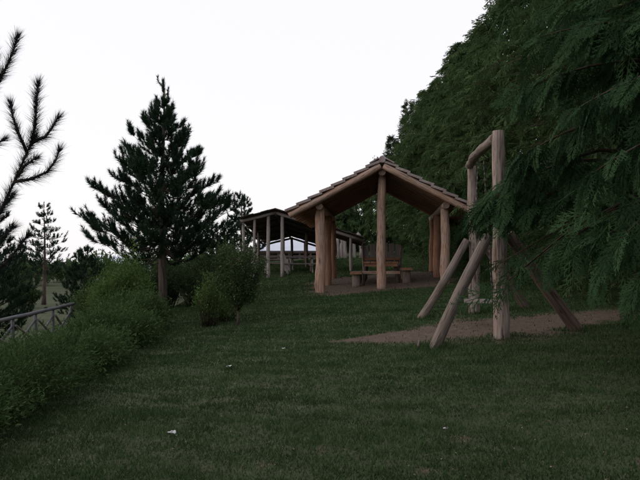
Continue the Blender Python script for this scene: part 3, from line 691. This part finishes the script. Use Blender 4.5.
nbranch([(-50, 330, 6.8), (-15, 280, 6.7), (6, 262, 6.7), (20, 246, 6.7), (27, 236, 6.7)], 380)
for q in range(70):     # the rest of the crown, outside the picture
    z = r.uniform(1.8, 6.0); az = r.uniform(1.8, 4.6); rd = np.array([math.cos(az), math.sin(az), 0]); L = r.uniform(.5, 1.6) * (1 - (z - 1.8) / 6)
    p0 = nb + [0, 0, z]; p1 = p0 + rd * L + [0, 0, .35 * L]; p2 = p1 + rd * .12 + [0, 0, .3]
    lb.tube([p0, p1, p2], [.016, .01, .005], 4); needles(A, p0 * .5 + p1 * .5, p1, r, 60, .1, .006); needles(A, p1, p2, r, 60, .1, .006)
lb.build('limbs', M_twig, root); acc_obj(A, 'crown', M_npine, root)

# ------------------------------------------------------------------ log shelter
PX0, PX1, PY0, PY1 = 0.0, 4.0, 21.6, 27.0
CXs = (PX0 + PX1) / 2
EAVE_B = 3.36           # underside of the eave beams
sh = thing('log_shelter', on(CXs, PY0), 'open log picnic shelter with pitched plank roof on stout peeled log posts', 'shelter', rz=R(-5.3))
LOGS = [M_log, M_end]; RED = [M_red, M_end]
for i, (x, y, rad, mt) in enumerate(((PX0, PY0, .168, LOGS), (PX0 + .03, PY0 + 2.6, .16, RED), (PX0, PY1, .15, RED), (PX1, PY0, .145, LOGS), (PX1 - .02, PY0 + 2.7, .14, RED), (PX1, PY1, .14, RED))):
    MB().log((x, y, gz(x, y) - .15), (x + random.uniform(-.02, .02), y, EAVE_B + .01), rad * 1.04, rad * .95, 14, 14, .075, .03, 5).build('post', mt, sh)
RIDGE_B = 4.42
for y in (PY0, PY1):
    MB().log((CXs - .02, y, gz(CXs, y) - .15), (CXs, y, RIDGE_B + .01), .15, .125, 14, 16, .05, .02, 4).build('post', LOGS, sh)
YF, YR = PY0 - .55, PY1 + .6
for x in (PX0, PX1):
    MB().log((x, YF + .12, EAVE_B + .10), (x, YR - .1, EAVE_B + .10), .115, .11, 12, 10, .03).build('eave_beam', LOGS, sh)
MB().log((CXs, YF + .1, RIDGE_B + .10), (CXs, YR - .1, RIDGE_B + .10), .115, .11, 12, 10, .03).build('ridge_beam', LOGS, sh)
slope_rise = (RIDGE_B - EAVE_B) / (CXs - PX0); ang = math.atan(slope_rise)
HALF = 2.93
for sx in (-1, 1):
    ld = np.array([sx * math.cos(ang), 0, -math.sin(ang)]); up = np.array([sx * math.sin(ang), 0, math.cos(ang)])
    r0 = np.array([CXs, 0, RIDGE_B + .21 + .09]); Ls = HALF / math.cos(ang)
    nr = 11
    for k in range(nr):
        y = YF + .02 + (YR - YF - .1) * k / (nr - 1) + (.0 if sx < 0 else .012)
        rr = .105 if k == 0 else .085
        a = r0 + ld * (0.05) + [0, y, 0]; b = r0 + ld * (Ls + random.uniform(-.04, .04)) + [0, y, 0]
        MB().log(a, b, rr, rr * .95, 10, 8, .05, .012).build('rafter', (LOGS if k == 0 else [M_raft_shade, M_end]), sh)
    npl = 8; wpl = Ls / npl
    for k in range(npl):
        s0 = k * wpl; cen = r0 + ld * (s0 + wpl / 2 + .03) + up * (.118 + .042)
        tilt = 0.14; d2 = ld * math.cos(tilt) + up * math.sin(tilt) * 1.0
        u2 = np.cross(np.array([0, 1.0, 0]), d2); u2 = u2 if u2[2] > 0 else -u2
        m = MB(); m.box(cen + [0, (YF + YR) / 2 + random.uniform(-.02, .02), 0], ((YR - YF) / 2 + .05 + random.uniform(0, .025), wpl / 2 + .035, .038), (0, 1, 0), u2, .006)
        m.build('roof_plank', [M_roofpl, M_roofpl], sh)
    m = MB(); m.box(r0 + ld * .15 + up * .235 + [0, (YF + YR) / 2, 0], ((YR - YF) / 2 + .09, .16, .018), (0, 1, 0), up, .004); m.build('ridge_board', [M_roofpl, M_roofpl], sh)
MB().log((CXs, YF - .06, RIDGE_B + .47), (CXs, YR + .06, RIDGE_B + .47), .105, .10, 12, 12, .05, .01, 3).build('ridge_log', [M_roofpl, M_roofpl], sh)
# a few weeds that took root on the ridge
wd = thing('roof_weed', (CXs - .22, YF + .15, RIDGE_B + .50), 'tiny weeds growing on the front of the shelter ridge', 'plant')
A = tri_acc(); r = np.random.default_rng(5)
for q in range(7):
    p = np.array(wd.location) + [r.uniform(-.14, .1), r.uniform(0, .2), -.03]; hh = r.uniform(.07, .16)
    e = p + np.array([r.normal(0, .03), r.normal(0, .03), hh]); t = r.uniform(.1, 1, 12)[:, None]; leaves_on(A, p + (e - p) * t, np.tile([0, 0, 1.0], (12, 1)), (.025, .05), r, .7)
acc_obj(A, 'foliage', M_shrub, wd)

# picnic table seen end-on, its two benches, the high-backed bench behind
tx, ty0, ty1 = 2.16, 22.9, 24.7
gt = gz(tx, ty0) + .01
tb = thing('picnic_table', (tx, 23.8, gt), 'wooden picnic table with orange-brown plank top under the log shelter', 'table', rz=R(-5.3))
for k in range(5):
    MB().box((tx - .48 + .24 * k, 23.8, gt + .745), ((ty1 - ty0) / 2 + random.uniform(-.02, .02), .113, .028), (0, 1, 0), (0, 0, 1), .004).build('tabletop_plank', [M_plank, M_orange], tb)
MB().box((tx, ty0 + .06, gt + .66), (.56, .03, .055), (1, 0, 0)).build('apron', [M_orange, M_orange], tb)
MB().box((tx, ty0 + .14, gt + .40), (.66, .035, .05), (1, 0, 0)).build('crossbar', [M_log, M_end], tb)
for y in (ty0 + .14, ty1 - .14):
    for s in (-1, 1):
        MB().log((tx + s * .62, y + .05, gt - .08), (tx + s * .50, y + .05, gt + .71), .06, .05, 8, 5, .04).build('leg', [M_dark, M_dark], tb)
for s, l in ((-1, 'low log bench left of the picnic table under the shelter'), (1, 'low log bench right of the picnic table under the shelter')):
    bx = tx + s * .86; bz = gz(bx, 22.9)
    bn = thing('log_bench', (bx, 23.6, bz), l, 'bench', 'benches beside the picnic table', rz=R(-5.3))
    MB().box((bx, 23.6, bz + .46), (.92, .19, .045), (0, 1, 0), (0, 0, 1), .01).build('seat', [M_plank, M_orange], bn)
    for y in (22.92, 24.25):
        MB().log((bx, y, bz - .05), (bx, y, bz + .416), .15, .14, 12, 5, .05).build('stump_leg', [M_grey, M_end], bn)
hb = on(2.38, 25.8)
hb_ = thing('high_backed_bench', hb, 'grey rustic plank bench with tall curved back behind the picnic table', 'bench', rz=R(-5.3))
MB().box(hb + [0, -.28, .47], (.66, .26, .04), (1, 0, 0), (0, 0, 1), .01).build('seat', [M_plank, M_plank], hb_)
for k in range(6):
    x = -.56 + k * .225; t = abs(x) / .66
    wdt = random.uniform(.095, .118); hh = (1.36 - .12 * t * t + random.uniform(-.05, .03)); ln = norm(np.array([x * .10, .16, 1.0]))
    MB().box(hb + np.array([x, .04, 0]) + ln * (.46 + (hh - .46) / 2), ((hh - .46) / 2, wdt, .03), ln, (0, -1, .1), .012).build('back_slab', [M_plank, M_plank], hb_)
for s in (-1, 1):
    MB().log(hb + [s * .66, .02, -.06], hb + [s * .76, .16, 1.22], .05, .042, 8, 6, .05).build('leg', [M_grey, M_end], hb_)
    MB().log(hb + [s * .6, -.46, -.06], hb + [s * .6, -.46, .44], .055, .05, 8, 4, .05).build('leg', [M_grey, M_end], hb_)
MB().box(hb + [0, -.03, .72], (.66, .03, .05), (1, 0, 0)).build('back_rail', [M_orange, M_orange], hb_)

# ------------------------------------------------------------------ log swing
A0, A1 = on(2.66, 9.8), on(3.01, 13.1)
sw = thing('log_swing_frame', (A0 + A1) / 2, 'rustic swing frame of pale logs with slanting braces, partly hidden by cedar fronds', 'swing frame')
topN, topF = at(498, 131, 9.8), at(471, 166, 13.1)
SWL = [M_birch, M_end]; SWG = [M_grey, M_end]
MB().log(A0 - [0, 0, .2], topN, .122, .086, 16, 20, .05, .03, 5).build('post', SWL, sw)
MB().log(A1 - [0, 0, .2], topF, .118, .085, 14, 18, .06, .05, 5).build('post', SWL, sw)
c0, c1 = topN + [-.03, .0, -.10], topF + [0, .12, .0]
MB().log(c0 + [0, .02, 0], c1, .085, .075, 12, 14, .10, .08, 4).build('crossbeam', SWG, sw)
MB().log(at(474, 163, 12.6), at(488, 147, 11.0), .022, .014, 6, 5, .1).build('stick', SWG, sw)
def brace(foot, top, r0, mt):
    MB().log(foot - (top - foot) / np.linalg.norm(top - foot) * .12, top, r0, r0 * .88, 14, 12, .04, .025, 3).build('brace', mt, sw)
brace(on(1.62, 9.45), at(488, 236, 9.68), .084, SWG)
brace(on(3.83, 9.95), at(508, 234, 9.9), .092, [M_bark, M_end])
brace(on(1.95, 12.95), at(467, 240, 13.0), .084, SWG)
brace(on(4.05, 13.2), at(481, 240, 13.15), .085, [M_bark, M_end])
MB().log(on(1.62, 9.45) + [-.22, .1, -.05], on(1.62, 9.45) + [-.2, .1, .10], .03, .02, 6, 3, .1).build('peg', SWG, sw)
# the swing itself hangs from the crossbeam
mid = (c0 + c1) / 2; sc = at(481, 301, 11.4)
sg = thing('swing', sc, 'dark board swing seat hanging on chains from the log frame', 'swing')
MB().box(sc, (.26, .11, .03), norm(np.array([.75, -.65, 0])), (0, 0, 1), .003).build('seat', [M_plank, M_plank], sg)
dv = norm(np.array([.75, -.65, 0]))
for s in (-1, 1):
    p = sc + dv * s * .21 + [0, 0, .02]; q = mid + norm(c1 - c0) * (-s) * .32 + [0, 0, -.06]
    ch = MB(); nlk = 26
    for k in range(nlk):
        a = p + (q - p) * (k / nlk); b = p + (q - p) * ((k + 1.18) / nlk); off = np.array([.012, 0, 0]) if k % 2 else np.array([0, .012, 0])
        ch.tube([a, (a + b) / 2 + off, b], .0045, 4); ch.tube([a, (a + b) / 2 - off, b], .0045, 4)
    ch.build('chain', M_metal, sg)

# ------------------------------------------------------------------ open shed behind, on the left
SF = 30.0
def sp(px, py, D=SF): return at(px, py, D)
sd = thing('open_shed', on(-1.3, 33.5), 'long open shed with dark plank roof on thin grey posts, behind the log shelter', 'shed')
GREY = [M_wgrey, M_wgrey]; DRK = [M_dark, M_dark]
apexF, leftF, rightF = sp(276, 210), sp(240, 219), sp(364, 238)
back_off = np.array([0.25, 10.5, -0.72])
for (px, pr) in ((243, .07), (254.5, .07), (268.5, .085), (282.3, .09), (351, .07)):
    f = on((px - 320) / 670 * SF, SF); x = f[0]
    zt = (apexF + (leftF - apexF) * (apexF[0] - x) / (apexF[0] - leftF[0]))[2] if x < apexF[0] else (apexF + (rightF - apexF) * (x - apexF[0]) / (rightF[0] - apexF[0]))[2]
    MB().log(f - [0, 0, .1], (x, SF + .05, zt - .10), pr, pr * .9, 9, 8, .05, .02).build('post', GREY, sd)
for (x, y) in ((-3.2, 35), (-3.1, 40), (-1.9, 34.6), (-1.7, 40.2), (-.7, 35), (-.9, 40), (0.15, 35), (0.25, 40)):
    t = (y - SF) / 10.5; xa = x - back_off[0] * t
    zt = (apexF + (leftF - apexF) * (apexF[0] - xa) / (apexF[0] - leftF[0]))[2] if xa < apexF[0] else (apexF + (rightF - apexF) * (xa - apexF[0]) / (rightF[0] - apexF[0]))[2]
    MB().log(on(x, y) - [0, 0, .1], (x, y, zt - .08 + back_off[2] * t), .085, .08, 8, 6, .05, .02).build('post', [M_grey, M_grey], sd)
for (a, b) in ((leftF, apexF), (apexF, rightF)):
    MB().log(a + [0, -.05, -.12], b + [0, -.05, -.12], .07, .07, 8, 8, .06).build('rafter', GREY, sd)
    for t in (.2, .4, .6, .8, 1.0):
        e = a + (b - a) * (.60 if b is rightF and t > .25 else 1.0)
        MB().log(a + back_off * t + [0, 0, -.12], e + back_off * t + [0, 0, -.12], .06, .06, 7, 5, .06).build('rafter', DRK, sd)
    sdv = norm(b - a); n = np.cross(sdv, back_off); n = norm(n) if n[2] > 0 else -norm(n)
    L = np.linalg.norm(b - a); nb_ = int(round(L / .36)); dd = norm(back_off); Lb = np.linalg.norm(back_off)
    for k in range(nb_):
        short = b is rightF and (k + .5) / nb_ > .60; fr = .115 if short else .48
        c = a + sdv * L * (k + .5) / nb_ + back_off * fr + n * (.0 + .018 * (k % 2)) + [0, random.uniform(-.12, .12), 0]
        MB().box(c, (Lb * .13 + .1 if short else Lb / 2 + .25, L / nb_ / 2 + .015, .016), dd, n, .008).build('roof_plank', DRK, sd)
for (p) in (leftF, apexF, rightF):
    MB().log(p + [0, -.1, -.2], p + back_off * (.24 if p is rightF else 1.0) + [0, .1, -.2], .06, .06, 7, 6, .05).build('purlin', DRK, sd)

def picnic(x, y, label, wdt=1.6, rz=0.0):
    b = on(x, y); o = thing('picnic_table', b, label, 'table', 'picnic tables in the open shed')
    d = np.array([math.cos(rz), math.sin(rz), 0]); s = np.array([-math.sin(rz), math.cos(rz), 0])
    for k in range(3): MB().box(b + s * (-.25 + .25 * k) + [0, 0, .74], (wdt / 2, .118, .025), d, (0, 0, 1), .006).build('tabletop_plank', [M_plank, M_plank], o)
    for q in (-1, 1):
        MB().box(b + s * q * .7 + [0, 0, .44], (wdt / 2, .13, .025), d, (0, 0, 1), .006).build('bench_plank', [M_plank, M_plank], o)
    for e in (-1, 1):
        for q in (-1, 1): MB().log(b + d * e * wdt * .38 + s * q * .6 - [0, 0, .05], b + d * e * wdt * .38 + s * q * .22 + [0, 0, .72], .05, .045, 7, 4, .05).build('leg', [M_wgrey, M_wgrey], o)
        MB().box(b + d * e * wdt * .34 + [0, 0, .385], (.8, .03, .04), s).build('crossbar', [M_plank, M_plank], o)
picnic(-.95, 31.4, 'nearer picnic table at the front of the open shed, by the shelter post', 1.5, .1)
picnic(-2.0, 33.2, 'farther picnic table inside the open shed, left behind the front posts', 1.6, -.1)
# a pale folding sign-board leaning on a shed post
bb = on(-1.62, 30.6); sgn = thing('leaning_board', bb, 'small pale board leaning between the two middle front posts of the shed', 'board')
MB().box(bb + [0, 0, .62], (.42, .12, .015), norm(np.array([-.35, .25, 1])), (.3, -1, .2), .004).build('panel', [M_wgrey, M_wgrey], sgn)
MB().log(bb + [-.1, .3, 0], bb + [-.2, .12, .9], .02, .02, 6, 3, .05).build('prop', [M_grey, M_grey], sgn)

# ------------------------------------------------------------------ low building with pale sheet roof behind the shed
z0 = gz(-4, 43) - .1
wl = thing('low_building', (-1.5, 45, z0), 'low timber building with bluish white sheet roof behind the open shed', 'building')
xa, xb = -4.3, 1.0
zr0, zr1 = at(0, 251, 43.4)[2], at(0, 238.5, 47)[2]
nsh = 9
for k in range(nsh):
    x0 = xa + (xb - xa) * k / nsh; x1 = xa + (xb - xa) * (k + 1) / nsh
    MB().box(((x0 + x1) / 2, 45.2, (zr0 + zr1) / 2 + .006 * (k % 2)), ((x1 - x0) / 2 + .03, 1.85, .02), (1, 0, 0), norm(np.array([0, -(zr1 - zr0) / 3.6, 1]))).build('roof_sheet', [M_white, M_white], wl)
MB().box(((xa + xb) / 2, 46.7, (z0 + zr1) / 2 - .15), ((xb - xa) / 2, .06, (zr1 - z0) / 2 - .15), (1, 0, 0)).build('back_wall', [M_dark, M_dark], wl)
for k in range(8):
    x = xa + .2 + (xb - xa - .4) * k / 7
    MB().log((x, 43.6, z0), (x, 43.6, zr0 - .06), .08, .07, 8, 4, .05).build('post', GREY, wl)
for zz in (.35, .62):
    MB().log((xa + .1, 43.5, z0 + (zr0 - z0) * zz), (xb - .1, 43.5, z0 + (zr0 - z0) * zz), .06, .055, 7, 6, .05).build('rail', [M_grey, M_grey], wl)
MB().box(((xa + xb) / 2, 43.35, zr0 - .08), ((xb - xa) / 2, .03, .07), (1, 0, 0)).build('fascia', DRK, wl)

# ------------------------------------------------------------------ standing log posts beyond the shed
pl = ['first', 'second', 'third', 'fourth', 'fifth']
for i, (px, py, pr) in enumerate(((338.5, 238, .10), (342.0, 237, .11), (345.8, 236.5, .12), (355.0, 237.5, .11), (341.0, 243, .09))):
    D = (40, 40.4, 40, 40.2, 43)[i]; x = (px - 320) / 670 * D; f = on(x, D)
    po = thing('standing_log', f, 'upright pale grey log behind the shelter, %s of the group from the left posts' % pl[i], 'post', 'upright grey logs behind the shelter')
    MB().log(f - [0, 0, .1], (x + random.uniform(-.05, .05), D, at(px, py, D)[2]), pr, pr * .85, 9, 8, .07, .04, 2).build('log', [M_wgrey, M_wgrey], po)
f = on((361 - 320) / 670 * 39, 39); po = thing('standing_log', f, 'crooked grey log with a bent top, rightmost of the upright logs', 'post', 'upright grey logs behind the shelter')
m = MB(); m.tube([f - [0, 0, .1], f + [.04, 0, .5], f + [-.03, 0, 1.0], f + [-.10, 0, 1.35], at(357, 233, 39)], [.12, .115, .10, .10, .09], 9); m.build('log', [M_wgrey, M_wgrey], po)

# ------------------------------------------------------------------ pole fence down on the left
f0, f1 = np.array([-6.4, 12.4, 0]), np.array([-6.28, 17.0, 0])
fe = thing('pole_fence', on(-6.3, 15), 'grey wooden pole fence with crossed braces beyond the hedge at left', 'fence')
e0, e1 = at(-25, 326, 11.8), at(74, 303.5, 17.0)
MB().log(e0, e1, .040, .036, 10, 12, .06, .02).build('top_rail', [M_fence, M_fence], fe)
tt = [0.08, .30, .52, .72, .965]; prev = None
for t in tt:
    p = e0 + (e1 - e0) * t; q = np.array([p[0] + (.0), p[1], gz(p[0], p[1]) - .1])
    if t > .9: q[0] -= .20
    MB().log(q, p - [0, 0, .04], .040, .036, 9, 5, .05).build('post', [M_fence, M_fence], fe)
    if prev is not None:
        a, b = prev
        MB().log(b + [.0, 0, .25], p - [0, 0, .16], .026, .024, 7, 5, .05).build('brace', [M_fence, M_fence], fe)
        MB().log(a - [-.06, 0, .16], q + [.06, 0, .25], .026, .024, 7, 5, .05).build('brace', [M_grey, M_fence], fe)
    prev = (p, q)

# ------------------------------------------------------------------ far left: meadow trees and a pale house
def far_tree(px, D, H, rad, label, seed, mat=M_cyp):
    x = (px - 320) / 670 * D
    mound('distant_tree', on(x, D), rad, rad, H, label, 'tree', mat, 80, 45, (0.22 * D / 70, 0.42 * D / 70), 'distant trees on the left', seed=seed, erect=True, wood_mat=M_bark)
far_tree(8, 62, 4.2, 3.2, 'dark distant tree at the left edge behind the bushy pine', 201)
far_tree(32, 75, 3.6, 3.6, 'low distant tree left of the thin far pine', 202)
far_tree(64, 85, 3.2, 3.0, 'low distant tree right of the thin far pine', 203)
far_tree(98, 70, 4.4, 3.0, 'distant tree left of the pale house', 204)
far_tree(150, 74, 4.6, 3.2, 'distant tree right of the pale house', 205)
far_tree(185, 68, 4.6, 3.2, 'distant tree behind the tall pine trunk', 206)
far_tree(214, 64, 5.0, 3.0, 'distant tree left of the shed, behind the dark pines', 207)
mound('meadow_shrub', on(-17.0, 38.5), 1.0, .9, 1.5, 'round dark bush on the meadow below the thin far pine', 'shrub', M_shrub, 80, 50, (.1, .18), seed=208, erect=True)
hs = on(-23.2, 80); ho = thing('pale_house', hs, 'pale distant house showing between the trees left of the pine trunk', 'house')
MB().box(hs + [0, 0, 1.0], (3.2, 2.2, 1.3), (1, 0, 0)).build('wall', [M_wall, M_wall], ho)
rf = MB(); b0 = len(rf.v)
for x in (-3.5, 3.5):
    for (y, z) in ((-2.6, 2.2), (0, 3.3), (2.6, 2.2), (2.6, 2.08), (0, 3.15), (-2.6, 2.08)): rf.v.append(hs + [x, y, z])
for k in range(6):
    k2 = (k + 1) % 6; rf.f.append((k, k2, 6 + k2, 6 + k)); rf.uv += [(0, 0)] * 4; rf.mi.append(0); rf.sm.append(False)
for base_i in (0, 6):
    rf.f.append(tuple(base_i + i for i in range(6))); rf.uv += [(0, 0)] * 6; rf.mi.append(0); rf.sm.append(False)
rf.build('roof', M_white, ho)
for x in (-1.8, 0.2, 2.0):
    wn = MB().box(hs + [x, -2.23, 1.3], (.4, .03, .5), (1, 0, 0)).build('window', [M_white, M_white], ho)
    MB().box(hs + [x, -2.27, 1.3], (.32, .02, .42), (1, 0, 0)).build('pane', [M_glass, M_glass], wn)

# ------------------------------------------------------------------ scraps of paper on the lawn
for (px, py, D, l) in ((229, 369, 9.9, 'larger white paper scrap on the lawn left of centre'), (172, 437, 6.4, 'white paper scrap low on the lawn at left'), (284, 351, 12.2, 'tiny white scrap on the lawn below the shelter'), (446, 433, 6.35, 'small white scrap on the lawn at lower right')):
    D = min(np.linspace(4.5, 22, 1200), key=lambda q: abs(gz((px - 320) / 670 * q, q) - (EYE + (265 - py) / 670 * q)))
    x = (px - 320) / 670 * D; b = on(x, D); k = .4 if 'tiny' in l or 'small' in l else .7
    r = np.random.default_rng(int(px)); n = 4
    V = np.array([[b[0] + (i / 3 - .5) * .09 * k + r.normal(0, .008), b[1] + (j / 3 - .5) * .07 * k + r.normal(0, .008), b[2] + .032 + abs(r.normal(0, .012))] for j in range(n) for i in range(n)])
    Fq = np.array([(j * n + i, j * n + i + 1, (j + 1) * n + i + 1, (j + 1) * n + i) for j in range(n - 1) for i in range(n - 1)])
    o = np_mesh('paper_scrap', V - b, Fq, M_paper); o = link(bpy.data.objects.new('paper_scrap', o)); o.location = b; tag(o, l, 'litter', 'paper scraps on the lawn')
    sol = o.modifiers.new('thickness', 'SOLIDIFY'); sol.thickness = .002


# ------------------------------------------------------------------ dry leaf litter on lawn and trodden soil
r = np.random.default_rng(303); n = 5200
rr = 4.2 * (24 / 4.2) ** r.uniform(0, 1, n); th = r.uniform(-.55, .6, n); lx, ly = rr * np.sin(th), rr * np.cos(th)
k = (lx > -3.4) & ((r.uniform(0, 1, n) < .35) | (dirt_mask(lx, ly) > .4) | (wob(lx, ly, 1.3) > .45)); lx, ly = lx[k], ly[k]; n = len(lx)
P = np.stack([lx, ly, ground_z(lx, ly) + r.uniform(.004, .03, n)], 1); A = tri_acc()
a = r.uniform(0, 6.283, n); y_ = np.stack([np.cos(a), np.sin(a), r.normal(0, .25, n)], 1); y_ = norm(y_); x_, z_ = dirs_to_frames(y_, r.normal(0, .4, n))
V, F = instance((LEAF[0] * [1.6, 1, 1], LEAF[1]), P, x_, y_, z_, r.uniform(.010, .026, n)); acc_add(A, V, F, np.repeat(np.clip(r.normal(.5, .25, n), 0, 1), 4))
o = acc_obj(A, 'leaf_litter', M_litter, None); tag(o, 'scattered dry leaf bits on the lawn and trodden soil', 'leaf litter')
